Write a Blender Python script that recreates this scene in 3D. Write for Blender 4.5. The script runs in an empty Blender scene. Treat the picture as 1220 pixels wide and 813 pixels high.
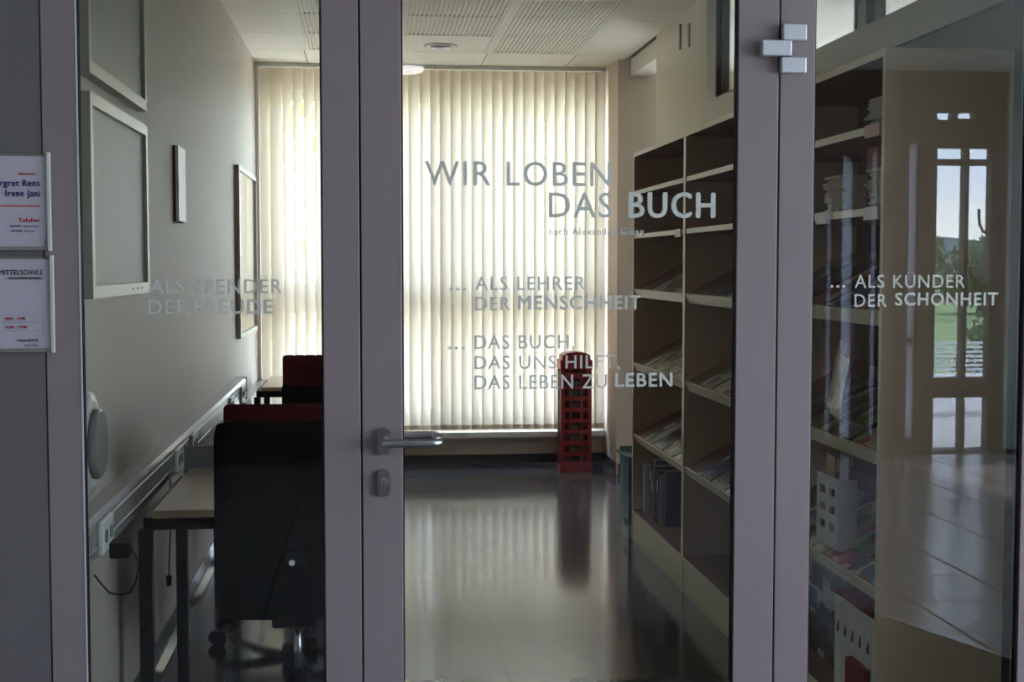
import bpy, bmesh, math, random
from mathutils import Vector, Matrix, Euler
R = math.radians
sc = bpy.context.scene
col = sc.collection

# ------------------------------------------------------------------ camera
cam_d = bpy.data.cameras.new('camera')
cam = bpy.data.objects.new('camera', cam_d); col.objects.link(cam)
cam_d.sensor_width = 36; cam_d.lens = 1600 / 1220 * 36
cam_d.clip_end = 2000
yaw, pitch = 0.105853, 0.056806
cam.location = (0, 0, 1.48)
cam.rotation_euler = (math.pi / 2 - pitch, 0, -yaw)
sc.camera = cam

# ------------------------------------------------------------------ view
sc.view_settings.view_transform = 'Standard'
sc.view_settings.look = 'None'
sc.view_settings.gamma = 1
sc.view_settings.use_curve_mapping = False
sc.view_settings.exposure = 1.0
sc.cycles.max_bounces = 10
sc.cycles.diffuse_bounces = 5
sc.cycles.transparent_max_bounces = 24
sc.cycles.caustics_reflective = False
sc.cycles.caustics_refractive = False

# ------------------------------------------------------------------ sky
SKY = 7.0
w = bpy.data.worlds.new('sky'); sc.world = w; w.use_nodes = True
nt = w.node_tree; nt.nodes.clear()
def N(t, **k):
    n = nt.nodes.new(t)
    for a, b in k.items(): setattr(n, a, b)
    return n
tc = N('ShaderNodeTexCoord'); sx = N('ShaderNodeSeparateXYZ'); nt.links.new(tc.outputs['Generated'], sx.inputs[0])
rp = N('ShaderNodeValToRGB'); nt.links.new(sx.outputs['Z'], rp.inputs[0])
cr = rp.color_ramp
cr.elements[0].position = 0.0; cr.elements[0].color = (.68, .79, 1.0, 1)
cr.elements[1].position = 0.6; cr.elements[1].color = (.46, .62, .95, 1)
mp = N('ShaderNodeMapping'); mp.inputs['Scale'].default_value = (1, 1, 4); nt.links.new(tc.outputs['Generated'], mp.inputs[0])
ns = N('ShaderNodeTexNoise'); ns.inputs['Scale'].default_value = 3; ns.inputs['Detail'].default_value = 5; nt.links.new(mp.outputs[0], ns.inputs['Vector'])
r2 = N('ShaderNodeValToRGB'); nt.links.new(ns.outputs[0], r2.inputs[0])
r2.color_ramp.elements[0].position = .48; r2.color_ramp.elements[1].position = .75
mx = N('ShaderNodeMixRGB'); nt.links.new(r2.outputs[0], mx.inputs[0]); nt.links.new(rp.outputs[0], mx.inputs[1]); mx.inputs[2].default_value = (1, 1, 1, 1)
bg = N('ShaderNodeBackground'); bg.inputs[1].default_value = SKY; nt.links.new(mx.outputs[0], bg.inputs[0])
wo = N('ShaderNodeOutputWorld'); nt.links.new(bg.outputs[0], wo.inputs[0])

# ------------------------------------------------------------------ sun and the window portals
sd = bpy.data.lights.new('sun', 'SUN'); sd.energy = 8; sd.angle = R(2); sd.color = (1, .95, .86)
so = bpy.data.objects.new('sun', sd); col.objects.link(so); so.rotation_euler = (0, R(40), 0)
def portal(x, y, z, sx_, sy_, rot):
    d = bpy.data.lights.new('window_portal', 'AREA'); d.shape = 'RECTANGLE'; d.size = sx_; d.size_y = sy_
    d.cycles.is_portal = True
    o = bpy.data.objects.new('window_portal', d); col.objects.link(o); o.location = (x, y, z); o.rotation_euler = rot
portal(.48, 10.02, 1.53, 2.6, 2.5, (-math.pi / 2, 0, 0))
portal(3.4, 10.02, 1.6, 2.4, 2.3, (-math.pi / 2, 0, 0))
portal(4.4, -3.98, 1.3, 2.4, 2.8, (math.pi / 2, 0, 0))
portal(6.42, -.15, 1.5, 2.9, 6.3, (0, math.pi / 2, 0))

# ------------------------------------------------------------------ helpers
def srgb(r, g, b):
    f = lambda c: (c / 255 / 12.92) if c / 255 <= .04045 else ((c / 255 + .055) / 1.055) ** 2.4
    return (f(r), f(g), f(b), 1)
MATS = {}
def mat(name, color, rough=.5, metal=0, spec=.5, var=0, vscale=(8, 8, 8), bump=0, bscale=None, coat=0, emis=0, coord='Object'):
    if name in MATS: return MATS[name]
    m = bpy.data.materials.new(name); m.use_nodes = True; t = m.node_tree
    b = t.nodes['Principled BSDF']
    b.inputs['Base Color'].default_value = color; b.inputs['Roughness'].default_value = rough
    b.inputs['Metallic'].default_value = metal; b.inputs['Specular IOR Level'].default_value = spec
    if coat: b.inputs['Coat Weight'].default_value = coat; b.inputs['Coat Roughness'].default_value = .08
    if emis: b.inputs['Emission Color'].default_value = color; b.inputs['Emission Strength'].default_value = emis
    tcn = t.nodes.new('ShaderNodeTexCoord')
    def noise(sc_):
        mpn = t.nodes.new('ShaderNodeMapping'); mpn.inputs['Scale'].default_value = sc_
        t.links.new(tcn.outputs[coord], mpn.inputs[0])
        n = t.nodes.new('ShaderNodeTexNoise'); n.inputs['Scale'].default_value = 1; n.inputs['Detail'].default_value = 4
        t.links.new(mpn.outputs[0], n.inputs['Vector']); return n
    if var:
        n = noise(vscale); r = t.nodes.new('ShaderNodeValToRGB')
        r.color_ramp.elements[0].position = .3; r.color_ramp.elements[1].position = .7
        r.color_ramp.elements[0].color = tuple(c * (1 - var) for c in color[:3]) + (1,)
        r.color_ramp.elements[1].color = tuple(min(1, c * (1 + var)) for c in color[:3]) + (1,)
        t.links.new(n.outputs[0], r.inputs[0]); t.links.new(r.outputs[0], b.inputs['Base Color'])
    if bump:
        n = noise(bscale or vscale); bp = t.nodes.new('ShaderNodeBump'); bp.inputs['Strength'].default_value = bump
        bp.inputs['Distance'].default_value = .01
        t.links.new(n.outputs[0], bp.inputs['Height']); t.links.new(bp.outputs[0], b.inputs['Normal'])
    MATS[name] = m; return m

def glass(name, tint=(.97, .985, .98, 1), refl=.04):
    m = bpy.data.materials.new(name); m.use_nodes = True; t = m.node_tree; t.nodes.clear()
    lw = t.nodes.new('ShaderNodeLayerWeight'); lw.inputs[0].default_value = .5
    pw = t.nodes.new('ShaderNodeMath'); pw.operation = 'POWER'; pw.inputs[1].default_value = 5; t.links.new(lw.outputs['Facing'], pw.inputs[0])
    ma = t.nodes.new('ShaderNodeMath'); ma.operation = 'MULTIPLY_ADD'; ma.inputs[1].default_value = 1 - refl; ma.inputs[2].default_value = refl
    t.links.new(pw.outputs[0], ma.inputs[0])
    tr = t.nodes.new('ShaderNodeBsdfTransparent'); tr.inputs[0].default_value = tint
    gl = t.nodes.new('ShaderNodeBsdfGlossy'); gl.inputs['Roughness'].default_value = 0
    mi = t.nodes.new('ShaderNodeMixShader'); t.links.new(ma.outputs[0], mi.inputs[0]); t.links.new(tr.outputs[0], mi.inputs[1]); t.links.new(gl.outputs[0], mi.inputs[2])
    o = t.nodes.new('ShaderNodeOutputMaterial'); t.links.new(mi.outputs[0], o.inputs[0]); return m

def translucent(name, c1, c2, f):
    m = bpy.data.materials.new(name); m.use_nodes = True; t = m.node_tree; t.nodes.clear()
    d = t.nodes.new('ShaderNodeBsdfDiffuse'); d.inputs[0].default_value = c1
    r = t.nodes.new('ShaderNodeBsdfTranslucent'); r.inputs[0].default_value = c2
    n = t.nodes.new('ShaderNodeTexNoise'); n.inputs['Scale'].default_value = 60
    mm = t.nodes.new('ShaderNodeMath'); mm.operation = 'MULTIPLY_ADD'; mm.inputs[1].default_value = .06; mm.inputs[2].default_value = f - .03
    t.links.new(n.outputs[0], mm.inputs[0])
    mi = t.nodes.new('ShaderNodeMixShader'); t.links.new(mm.outputs[0], mi.inputs[0]); t.links.new(d.outputs[0], mi.inputs[1]); t.links.new(r.outputs[0], mi.inputs[2])
    o = t.nodes.new('ShaderNodeOutputMaterial'); t.links.new(mi.outputs[0], o.inputs[0]); return m

def cover(name, pal, scale=(3, 3, 3)):
    """printed cover: patches of flat print in a small palette, different on every copy"""
    m = bpy.data.materials.new(name); m.use_nodes = True; t = m.node_tree; b = t.nodes['Principled BSDF']
    b.inputs['Roughness'].default_value = .35
    tcn = t.nodes.new('ShaderNodeTexCoord'); oi = t.nodes.new('ShaderNodeObjectInfo')
    mu = t.nodes.new('ShaderNodeMath'); mu.operation = 'MULTIPLY'; mu.inputs[1].default_value = 40; t.links.new(oi.outputs['Random'], mu.inputs[0])
    ad = t.nodes.new('ShaderNodeVectorMath'); ad.operation = 'ADD'; t.links.new(tcn.outputs['Generated'], ad.inputs[0]); t.links.new(mu.outputs[0], ad.inputs[1])
    vo = t.nodes.new('ShaderNodeTexVoronoi'); vo.distance = 'CHEBYCHEV'; vo.inputs['Scale'].default_value = 4.5; t.links.new(ad.outputs[0], vo.inputs['Vector'])
    sp = t.nodes.new('ShaderNodeSeparateColor'); t.links.new(vo.outputs['Color'], sp.inputs[0])
    r = t.nodes.new('ShaderNodeValToRGB'); r.color_ramp.interpolation = 'CONSTANT'
    while len(r.color_ramp.elements) < len(pal): r.color_ramp.elements.new(.5)
    for i, c in enumerate(pal):
        r.color_ramp.elements[i].position = i / len(pal); r.color_ramp.elements[i].color = srgb(*c)
    t.links.new(sp.outputs[0], r.inputs[0]); t.links.new(r.outputs[0], b.inputs['Base Color'])
    return m

class MB:
    def __init__(s): s.bm = bmesh.new()
    def box(s, x0, x1, y0, y1, z0, z1, bev=0, mi=0, M=None):
        x0, x1 = min(x0, x1), max(x0, x1); y0, y1 = min(y0, y1), max(y0, y1); z0, z1 = min(z0, z1), max(z0, z1)
        r = bmesh.ops.create_cube(s.bm, size=1)
        vs = r['verts']
        for v in vs: v.co = Vector((x0 + (v.co.x + .5) * (x1 - x0), y0 + (v.co.y + .5) * (y1 - y0), z0 + (v.co.z + .5) * (z1 - z0)))
        fs = set(f for v in vs for f in v.link_faces)
        for f in fs: f.material_index = mi
        if bev:
            es = list(set(e for v in vs for e in v.link_edges))
            rr = bmesh.ops.bevel(s.bm, geom=es, offset=bev, segments=2, affect='EDGES', profile=.5)
            vs = list(set(v for f in rr['faces'] for v in f.verts) | set(v for v in vs if v.is_valid))
        if M is not None:
            for v in vs: v.co = M @ v.co
        return s
    def prism(s, pts, a0, a1, axis='y'):
        def mk(p, a): return {'y': (p[0], a, p[1]), 'x': (a, p[0], p[1]), 'z': (p[0], p[1], a)}[axis]
        A = [s.bm.verts.new(mk(p, a0)) for p in pts]; B = [s.bm.verts.new(mk(p, a1)) for p in pts]
        n = len(pts); s.bm.faces.new(A); s.bm.faces.new(B[::-1])
        for i in range(n): s.bm.faces.new([A[i], B[i], B[(i + 1) % n], A[(i + 1) % n]])
        bmesh.ops.recalc_face_normals(s.bm, faces=s.bm.faces[:]); return s
    def tube(s, pts, r, seg=10, caps=True):
        pts = [Vector(p) for p in pts]; rings = []
        rr = r if isinstance(r, (list, tuple)) else [r] * len(pts)
        ref = None
        for i, p in enumerate(pts):
            d = (pts[min(i + 1, len(pts) - 1)] - pts[max(i - 1, 0)]).normalized()
            if ref is None: ref = Vector((0, 0, 1)) if abs(d.z) < .9 else Vector((1, 0, 0))
            a = d.cross(ref).normalized(); b = d.cross(a).normalized(); ref = -b if False else ref
            rings.append([s.bm.verts.new(p + rr[i] * (math.cos(t) * a + math.sin(t) * b)) for t in [2 * math.pi * k / seg for k in range(seg)]])
        for i in range(len(rings) - 1):
            for k in range(seg):
                f = s.bm.faces.new([rings[i][k], rings[i][(k + 1) % seg], rings[i + 1][(k + 1) % seg], rings[i + 1][k]]); f.smooth = True
        if caps: s.bm.faces.new(rings[0][::-1]); s.bm.faces.new(rings[-1])
        bmesh.ops.recalc_face_normals(s.bm, faces=s.bm.faces[:]); return s
    def lathe(s, prof, c=(0, 0, 0), axis='z', seg=28):
        rings = []
        for r, h in prof:
            ring = []
            for k in range(seg):
                t = 2 * math.pi * k / seg; a, b = r * math.cos(t), r * math.sin(t)
                p = {'z': (a, b, h), 'x': (h, a, b), 'y': (a, h, b)}[axis]
                ring.append(s.bm.verts.new(Vector(c) + Vector(p)))
            rings.append(ring)
        for i in range(len(rings) - 1):
            for k in range(seg):
                f = s.bm.faces.new([rings[i][k], rings[i][(k + 1) % seg], rings[i + 1][(k + 1) % seg], rings[i + 1][k]]); f.smooth = True
        s.bm.faces.new(rings[0][::-1]); s.bm.faces.new(rings[-1])
        bmesh.ops.recalc_face_normals(s.bm, faces=s.bm.faces[:]); return s
    def build(s, name, m, parent=None, loc=None, rot=None, edge=None):
        me = bpy.data.meshes.new(name)
        if edge is not None:
            s.bm.normal_update()
            for f in s.bm.faces:
                if f.normal.x < -.8: f.material_index = 1
        s.bm.to_mesh(me); s.bm.free()
        o = bpy.data.objects.new(name, me); col.objects.link(o)
        for q in (m if isinstance(m, (list, tuple)) else [m]): me.materials.append(q)
        if edge is not None: me.materials.append(edge)
        if parent is not None: o.parent = parent
        if loc is not None: o.location = loc
        if rot is not None: o.rotation_euler = rot
        return o
def B(name, m, x0, x1, y0, y1, z0, z1, parent=None, bev=0, **k):
    return MB().box(x0, x1, y0, y1, z0, z1, bev).build(name, m, parent, **k)
def tag(o, label=None, cat=None, group=None, kind=None):
    for k, v in (('label', label), ('category', cat), ('group', group), ('kind', kind)):
        if v: o[k] = v
    return o
def empty(name, loc=(0, 0, 0), rz=0):
    o = bpy.data.objects.new(name, None); col.objects.link(o); o.location = loc; o.rotation_euler = (0, 0, rz); o.empty_display_size = .1; return o
def copy_tree(o, parent=None):
    c = o.copy(); col.objects.link(c)
    if parent is not None: c.parent = parent
    for ch in list(o.children): copy_tree(ch, c)
    return c
def cells(u0, u1, v0, v1, holes):
    us = sorted({u0, u1} | {min(max(h[i], u0), u1) for h in holes for i in (0, 1)}); vs = sorted({v0, v1} | {min(max(h[i], v0), v1) for h in holes for i in (2, 3)})
    for i in range(len(us) - 1):
        run = None
        for j in range(len(vs) - 1):
            cu, cv = (us[i] + us[i + 1]) / 2, (vs[j] + vs[j + 1]) / 2
            if any(h[0] < cu < h[1] and h[2] < cv < h[3] for h in holes):
                if run is not None: yield us[i], us[i + 1], run, vs[j]; run = None
            elif run is None: run = vs[j]
        if run is not None: yield us[i], us[i + 1], run, vs[-1]
def wall_y(name, m, x0, x1, y0, y1, z0, z1, holes=()):
    b = MB()
    for a in cells(x0, x1, z0, z1, holes): b.box(a[0], a[1], y0, y1, a[2], a[3])
    return tag(b.build(name, m), kind='structure')
def wall_x(name, m, x0, x1, y0, y1, z0, z1, holes=()):
    b = MB()
    for a in cells(y0, y1, z0, z1, holes): b.box(x0, x1, a[0], a[1], a[2], a[3])
    return tag(b.build(name, m), kind='structure')

# ------------------------------------------------------------------ materials
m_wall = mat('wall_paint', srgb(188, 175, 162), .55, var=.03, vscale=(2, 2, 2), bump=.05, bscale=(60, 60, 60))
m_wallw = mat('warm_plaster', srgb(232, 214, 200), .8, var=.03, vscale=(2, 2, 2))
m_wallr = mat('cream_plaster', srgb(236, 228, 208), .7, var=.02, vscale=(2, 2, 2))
m_ceil = mat('ceiling_enamel', srgb(238, 232, 218), .6)
m_rail = mat('ceiling_profile', srgb(228, 225, 214), .5)
m_void = mat('ceiling_void', srgb(120, 118, 110), .9)
m_alu = mat('lacquered_aluminium_profile', srgb(138, 122, 126), .42, spec=.35, var=.03, vscale=(3, 3, 3))
m_panel = mat('grey_lacquered_panel', srgb(108, 101, 104), .45, spec=.3, var=.03, vscale=(3, 3, 3))
m_gasket = mat('black_rubber_gasket', (.006, .006, .007, 1), .6)
m_steel = mat('brushed_steel', srgb(178, 176, 180), .28, 1, bump=.05, bscale=(200, 200, 200))
m_dsteel = mat('satin_steel', srgb(176, 172, 178), .35, .8)
m_hinge = mat('silver_anodised_hinge', srgb(205, 205, 214), .35, .3)
m_black = mat('black_plastic', (.004, .004, .0045, 1), .6, spec=.12)
m_bfab = mat('black_fabric', (.003, .0035, .0035, 1), .9, spec=.1, bump=.3, bscale=(300, 300, 300))
m_red = mat('dark_red_upholstery', srgb(88, 8, 22), .75, spec=.2, bump=.3, bscale=(300, 300, 300))
m_chrome = mat('chrome_column', srgb(200, 205, 215), .15, 1)
m_blackm = mat('black_metal', (.006, .006, .007, 1), .5, spec=.15)
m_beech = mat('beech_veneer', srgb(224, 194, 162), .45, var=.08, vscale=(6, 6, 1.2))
m_back = mat('shade_brown_board', srgb(84, 60, 55), .6, var=.06, vscale=(6, 6, 1.5))  # brown darkened for the shade inside the bookcases; also brown infill panels
m_inner = mat('shade_brown_veneer', srgb(124, 90, 76), .5, var=.08, vscale=(6, 1.2, 6))  # shade between the shelves put into the veneer colour; also pier skirting
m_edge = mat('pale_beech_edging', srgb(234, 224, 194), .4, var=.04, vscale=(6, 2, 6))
m_plinth = mat('pale_plinth', srgb(232, 226, 192), .5, var=.05, vscale=(5, 1, 5))
m_desk = mat('light_maple_desktop', srgb(206, 186, 160), .35, var=.05, vscale=(3, 12, 3))
m_grey = mat('grey_plastic', srgb(126, 124, 122), .45)
m_lgrey = mat('light_grey_plastic', srgb(196, 194, 188), .4)
m_white = mat('white_plastic', srgb(236, 234, 228), .35)
m_trunk = mat('silver_trunking', srgb(178, 174, 172), .28, .55, bump=.02)
m_frame = mat('aluminium_picture_frame', srgb(172, 168, 160), .35, .4)
m_matte = mat('pale_pinboard', srgb(146, 147, 134), .45)
m_paper = mat('white_paper', srgb(182, 172, 188), .4, coat=.3)
m_paperw = mat('cream_paper', srgb(205, 200, 182), .7)
m_text = mat('frosted_vinyl', srgb(200, 197, 192), .8, spec=.2)
m_glass = glass('clear_glass')
m_glassw = glass('window_glass', (.98, .99, .98, 1), .03)
m_slat = translucent('cream_blind_fabric', srgb(234, 224, 208), srgb(250, 236, 214), .185)
m_frost = translucent('frosted_pane', srgb(190, 196, 210), srgb(235, 232, 238), .6)
m_wood = mat('dark_stained_wood', srgb(78, 56, 44), .5, var=.12, vscale=(3, 3, 12))
m_hall = mat('hall_plaster', srgb(182, 188, 180), .7, var=.02, vscale=(2, 2, 2))
m_mat = mat('brown_doormat', srgb(60, 44, 34), .9, bump=.5, bscale=(200, 200, 200))
m_boothred = mat('signal_red_lacquer', srgb(158, 14, 22), .35)
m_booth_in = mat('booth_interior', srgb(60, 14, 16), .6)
m_grass = mat('lawn_grass', srgb(132, 158, 104), .9, var=.25, vscale=(1.5, 1.5, 1.5))
m_leaf = mat('green_leaf', srgb(84, 108, 66), .6, var=.3, vscale=(3, 3, 3))
m_leafl = translucent('sunlit_leaf', srgb(120, 170, 70), srgb(170, 215, 90), .5)
m_bark = mat('bark', srgb(90, 76, 62), .9, var=.2, vscale=(12, 12, 3))
m_hill = mat('wooded_hill', srgb(96, 112, 120), 1, var=.15, vscale=(.05, .05, .05), spec=0)
m_navy = mat('navy_print', srgb(38, 44, 110), .5); m_redp = mat('red_print', srgb(190, 40, 48), .5); m_blk = mat('black_print', srgb(40, 40, 48), .5)

# floor of the library: dark glossy linoleum
m_floor = bpy.data.materials.new('dark_linoleum'); m_floor.use_nodes = True
t = m_floor.node_tree; b = t.nodes['Principled BSDF']
tcn = t.nodes.new('ShaderNodeTexCoord')
def nz(sc_, d=4):
    mpn = t.nodes.new('ShaderNodeMapping'); mpn.inputs['Scale'].default_value = sc_; t.links.new(tcn.outputs['Object'], mpn.inputs[0])
    n = t.nodes.new('ShaderNodeTexNoise'); n.inputs['Scale'].default_value = 1; n.inputs['Detail'].default_value = d; t.links.new(mpn.outputs[0], n.inputs['Vector']); return n
n = nz((2.2, 2.2, 2.2), 3); r = t.nodes.new('ShaderNodeValToRGB'); r.color_ramp.elements[0].color = srgb(72, 72, 76); r.color_ramp.elements[1].color = srgb(84, 84, 89)
t.links.new(n.outputs[0], r.inputs[0]); t.links.new(r.outputs[0], b.inputs['Base Color'])
n2 = nz((1.1, 1.1, 1), 1); mr = t.nodes.new('ShaderNodeMapRange'); mr.inputs['To Min'].default_value = .085; mr.inputs['To Max'].default_value = .16
t.links.new(n2.outputs[0], mr.inputs[0]); t.links.new(mr.outputs[0], b.inputs['Roughness']); b.inputs['IOR'].default_value = 1.43; b.inputs['Specular Tint'].default_value = (.76, .85, 1, 1)
n3 = nz((40, 8, 1), 2); bp = t.nodes.new('ShaderNodeBump'); bp.inputs['Strength'].default_value = .12; bp.inputs['Distance'].default_value = .002
t.links.new(n3.outputs[0], bp.inputs['Height']); t.links.new(bp.outputs[0], b.inputs['Normal'])

# ------------------------------------------------------------------ structure: library
XL, XR, YF, YB, ZC = -.79, 1.78, 3.15, 9.8, 2.9
tag(B('floor', m_floor, XL - .12, 5.1, 3.21, YB + .2, -.1, 0), kind='structure')
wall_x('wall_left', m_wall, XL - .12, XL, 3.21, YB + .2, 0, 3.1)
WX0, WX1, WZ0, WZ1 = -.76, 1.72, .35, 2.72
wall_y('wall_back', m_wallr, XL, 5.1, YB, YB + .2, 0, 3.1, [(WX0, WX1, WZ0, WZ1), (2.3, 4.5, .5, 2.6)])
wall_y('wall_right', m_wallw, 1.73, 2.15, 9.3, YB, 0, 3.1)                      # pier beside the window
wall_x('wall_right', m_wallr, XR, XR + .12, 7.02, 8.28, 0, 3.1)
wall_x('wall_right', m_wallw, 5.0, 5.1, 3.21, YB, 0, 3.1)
tag(B('trim_1', m_ceil, 1.82, 1.96, 8.28, 9.3, 2.79, 2.91), kind='structure')
tag(B('trim_2', m_inner, 1.74, 2.12, 9.285, 9.30, 0, .075), kind='structure')
o = MB().box(1.0, 1.0 + .022, 0, .004, 0, .12).bm.free()
for i, (y0, z0, z1) in enumerate(((7.6, 2.71, 2.85), (7.39, 2.69, 2.82))):
    b_ = B('wall_slot', m_grey, XR - .008, XR, y0, y0 + .035, z0, z1, bpy.data.objects['wall_right.001'])

# glazed partition to the next room
part = empty('window_3', (XR, 0, 0)); tag(part, kind='structure')
m_part = mat('partition_profile', srgb(150, 150, 138), .4, .2)
for (y0, y1) in ((6.82, 7.02), (4.71, 4.81), (3.22, 3.30)):
    B('post', m_part, 0, .07, y0, y1, 0, 2.88, part)
for (a, c) in ((3.30, 4.71), (4.81, 6.82)):
    B('rail', m_part, 0.0, .07, a, c, 2.22, 2.34, part); B('rail', m_part, 0, .07, a, c, 2.84, 2.88, part)
    B('infill_panel', m_back, .02, .05, a, c, 0, 2.22, part)
    B('glass_pane', m_glassw, .03, .036, a, c, 2.34, 2.84, part)
    g = MB()
    for q in ((a, a + .02, 2.34, 2.84), (c - .02, c, 2.34, 2.84)): g.box(-.004, .02, q[0], q[1], q[2], q[3])
    g.build('gasket', m_gasket, part)

B('ceiling_panel', m_ceil, 1.92, 4.98, 3.23, YB - .01, 2.9, 2.925, None); tag(bpy.data.objects['ceiling_panel'], kind='structure'); bpy.data.objects['ceiling_panel'].name = 'ceiling'
# skirting: grey linoleum cove
def cove(name, pts, a0, a1, axis): return tag(MB().prism(pts, a0, a1, axis).build(name, m_floor), kind='structure')
cove('baseboard_left', [(XL, 0), (XL + .035, 0), (XL + .012, .02), (XL + .006, .09), (XL, .09)], 3.21, YB, 'y')
cove('baseboard_back', [(YB, 0), (YB - .04, 0), (YB - .015, .02), (YB - .01, .085), (YB, .085)], XL + .03, 1.72, 'x')
cove('baseboard_right', [(1.73, 0), (1.69, 0), (1.715, .02), (1.72, .085), (1.73, .085)], 9.3, YB, 'y')

# ceiling of single metal tiles
ceil = tag(B('ceiling', m_void, XL - .12, 5.1, 3.21, YB + .2, 2.93, 3.1), kind='structure')
xs = [XL, -.42, .19, .80, 1.41, XR]; ys = [9.71 - .64 * k for k in range(11)]
ys = [YB] + ys + [3.21]
rib_mesh = None
for j in range(len(ys) - 1):
    ya, yb = ys[j + 1], ys[j]
    for i in range(5):
        xa, xb = xs[i], xs[i + 1]
        full = 0 < i < 4 and 1 < j < len(ys) - 2 or (j == 2 and 0 < i < 4)
        ribbed = 0 < i < 4 and 2 <= j <= 11 and not (i == 2 and j == 2)
        if i == 2 and j == 2: ribbed = False
        if ribbed and abs((yb - ya) - .64) < .001:
            if rib_mesh is None:
                q = MB(); q.box(.0, .61, .003, .637, .0085, .022)
                q.box(.003, .04, .003, .637, 0, .009); q.box(.57, .607, .003, .637, 0, .009)
                q.box(.04, .57, .003, .014, 0, .009); q.box(.04, .57, .626, .637, 0, .009)
                for k in range(20): q.box(.044 + k * .0264, .044 + k * .0264 + .0172, .014, .626, .0006, .009)
                o = q.build('ceiling_tile', m_ceil, ceil); rib_mesh = o.data
            else:
                o = bpy.data.objects.new('ceiling_tile', rib_mesh); col.objects.link(o); o.parent = ceil
            o.location = (xa, ya, ZC)
        else:
            B('ceiling_tile', m_ceil, xa + .003, xb - .003, ya + .003, yb - .003, ZC, ZC + .022, ceil)
for xx in (.80, 1.41, -.42):
    B('ceiling_profile', m_rail, xx - .022, xx + .022, 3.21, 9.08, ZC - .003, ZC + .001, ceil)

# ------------------------------------------------------------------ window and vertical blind
win = empty('window_4', (0, 9.88, 0)); tag(win, kind='structure')
m_wf = mat('white_window_frame', srgb(214, 212, 204), .4)
for (x0, x1, z0, z1) in ((WX0, WX0 + .06, WZ0, WZ1), (WX1 - .06, WX1, WZ0, WZ1), (WX0 + .06, WX1 - .06, WZ0, WZ0 + .06), (WX0 + .06, WX1 - .06, WZ1 - .06, WZ1),
                         (.48, .58, WZ0 + .06, WZ1 - .06), (WX0 + .06, .48, 1.13, 1.20), (WX0 + .06, .48, 1.27, 1.34), (.58, WX1 - .06, 1.13, 1.20), (.58, WX1 - .06, 1.27, 1.34)):
    B('window_frame', m_wf, x0, x1, -.03, .04, z0, z1, win)
for (x0, x1) in ((WX0 + .06, .48), (.58, WX1 - .06)):
    for (z0, z1) in ((WZ0 + .06, 1.13), (1.20, 1.27), (1.34, WZ1 - .06)):
        B('glass_pane', m_glassw if z0 != 1.20 else m_wf, x0, x1, .0, .008, z0, z1, win)
B('window_sill', m_white, XL, 1.725, -.175, -.08, .215, .262, win, bev=.006)
win2 = empty('window_5', (0, 9.88, 0)); tag(win2, kind='structure')
for (x0, x1, z0, z1) in ((2.3, 2.36, .5, 2.6), (4.44, 4.5, .5, 2.6), (3.36, 3.44, .56, 2.54), (2.36, 4.44, .5, .56), (2.36, 4.44, 2.54, 2.6)):
    B('window_frame', m_wf, x0, x1, -.03, .04, z0, z1, win2)
B('glass_pane', m_glassw, 2.36, 3.36, 0, .008, .56, 2.54, win2); B('glass_pane', m_glassw, 3.44, 4.44, 0, .008, .56, 2.54, win2)

blind = empty('vertical_blind', (0, 9.68, 0))
tag(blind, 'cream fabric vertical blind hanging over the whole tall end window', 'blind')
B('head_rail', m_white, -.77, 1.71, -.02, .025, 2.872, 2.899, blind)
B('side_profile', m_white, -.787, -.765, -.02, .02, .262, 2.899, blind)
random.seed(4)
nsl = 33
for i in range(nsl):
    cx = -.722 + i * .0748
    if i < 7: a = R(50 + random.uniform(-3, 3)); 
    elif i < 17: a = R(random.choice((24, 28, 38, 40, 22)))
    else: a = R(random.choice((16, 20, 24, 27, 30)))
    if i in (0, 1): a = R(22)
    bm = bmesh.new(); K = 5; hw = .0445; top, botm = 2.868, .288
    rows = []
    for z in (top, botm + .05, botm):
        row = []
        for k in range(K):
            u = -hw + 2 * hw * k / (K - 1); v = .004 * (1 - (u / hw) ** 2)
            row.append(bm.verts.new((cx + u * math.cos(a) - v * math.sin(a), u * math.sin(a) + v * math.cos(a), z)))
        rows.append(row)
    for rr in range(2):
        for k in range(K - 1):
            f = bm.faces.new([rows[rr][k], rows[rr][k + 1], rows[rr + 1][k + 1], rows[rr + 1][k]]); f.smooth = True
    q = MB(); q.bm.free(); q.bm = bm
    s_ = q.build('slat', m_slat, blind)
    Mx = Matrix.Translation((cx, 0, 0)) @ Matrix.Rotation(a, 4, 'Z')
    MB().box(-hw + .002, hw - .002, -.0015, .0015, botm - .004, botm + .03, 0, 0, Mx).build('bottom_weight', m_slat, s_)

# ------------------------------------------------------------------ left wall fittings
tr = empty('cable_trunking', (XL, 3.3, 0))
tag(tr, 'long silver cable trunking with sockets running along the left wall', 'cable trunking')
MB().prism([(0, .69), (.05, .685), (.062, .70), (.062, .795), (.055, .812), (0, .812)], 0, 4.76, 'y').build('duct', m_trunk, tr)
for z in (.72, .775): MB().box(.062, .0645, 0, 4.76, z, z + .005).build('groove_rib', m_steel, tr)
B('end_cap', m_steel, 0, .066, 4.76, 4.772, .683, .815, tr)
MB().prism([(0, .55), (.05, .55), (.062, .56), (.062, .64), (.055, .66), (0, .66)], 4.776, 6.46, 'y').build('duct', m_trunk, tr)
for i, y in enumerate((.36, 1.78, 2.22, 3.75, 4.35)):
    s_ = B('socket', m_white, .062, .076, y, y + .16, .70, .79, tr, bev=.004)
    for k in range(2):
        MB().lathe([(.019, 0), (.019, .003)], (.076, y + .045 + .07 * k, .745), 'x', 14).build('socket_hole', m_grey, s_)
pa = empty('power_adapter', (XL + .076, 3.74, .70))
tag(pa, 'black plug-in power adapter with thin cable in the nearest trunking socket', 'power adapter')
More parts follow.
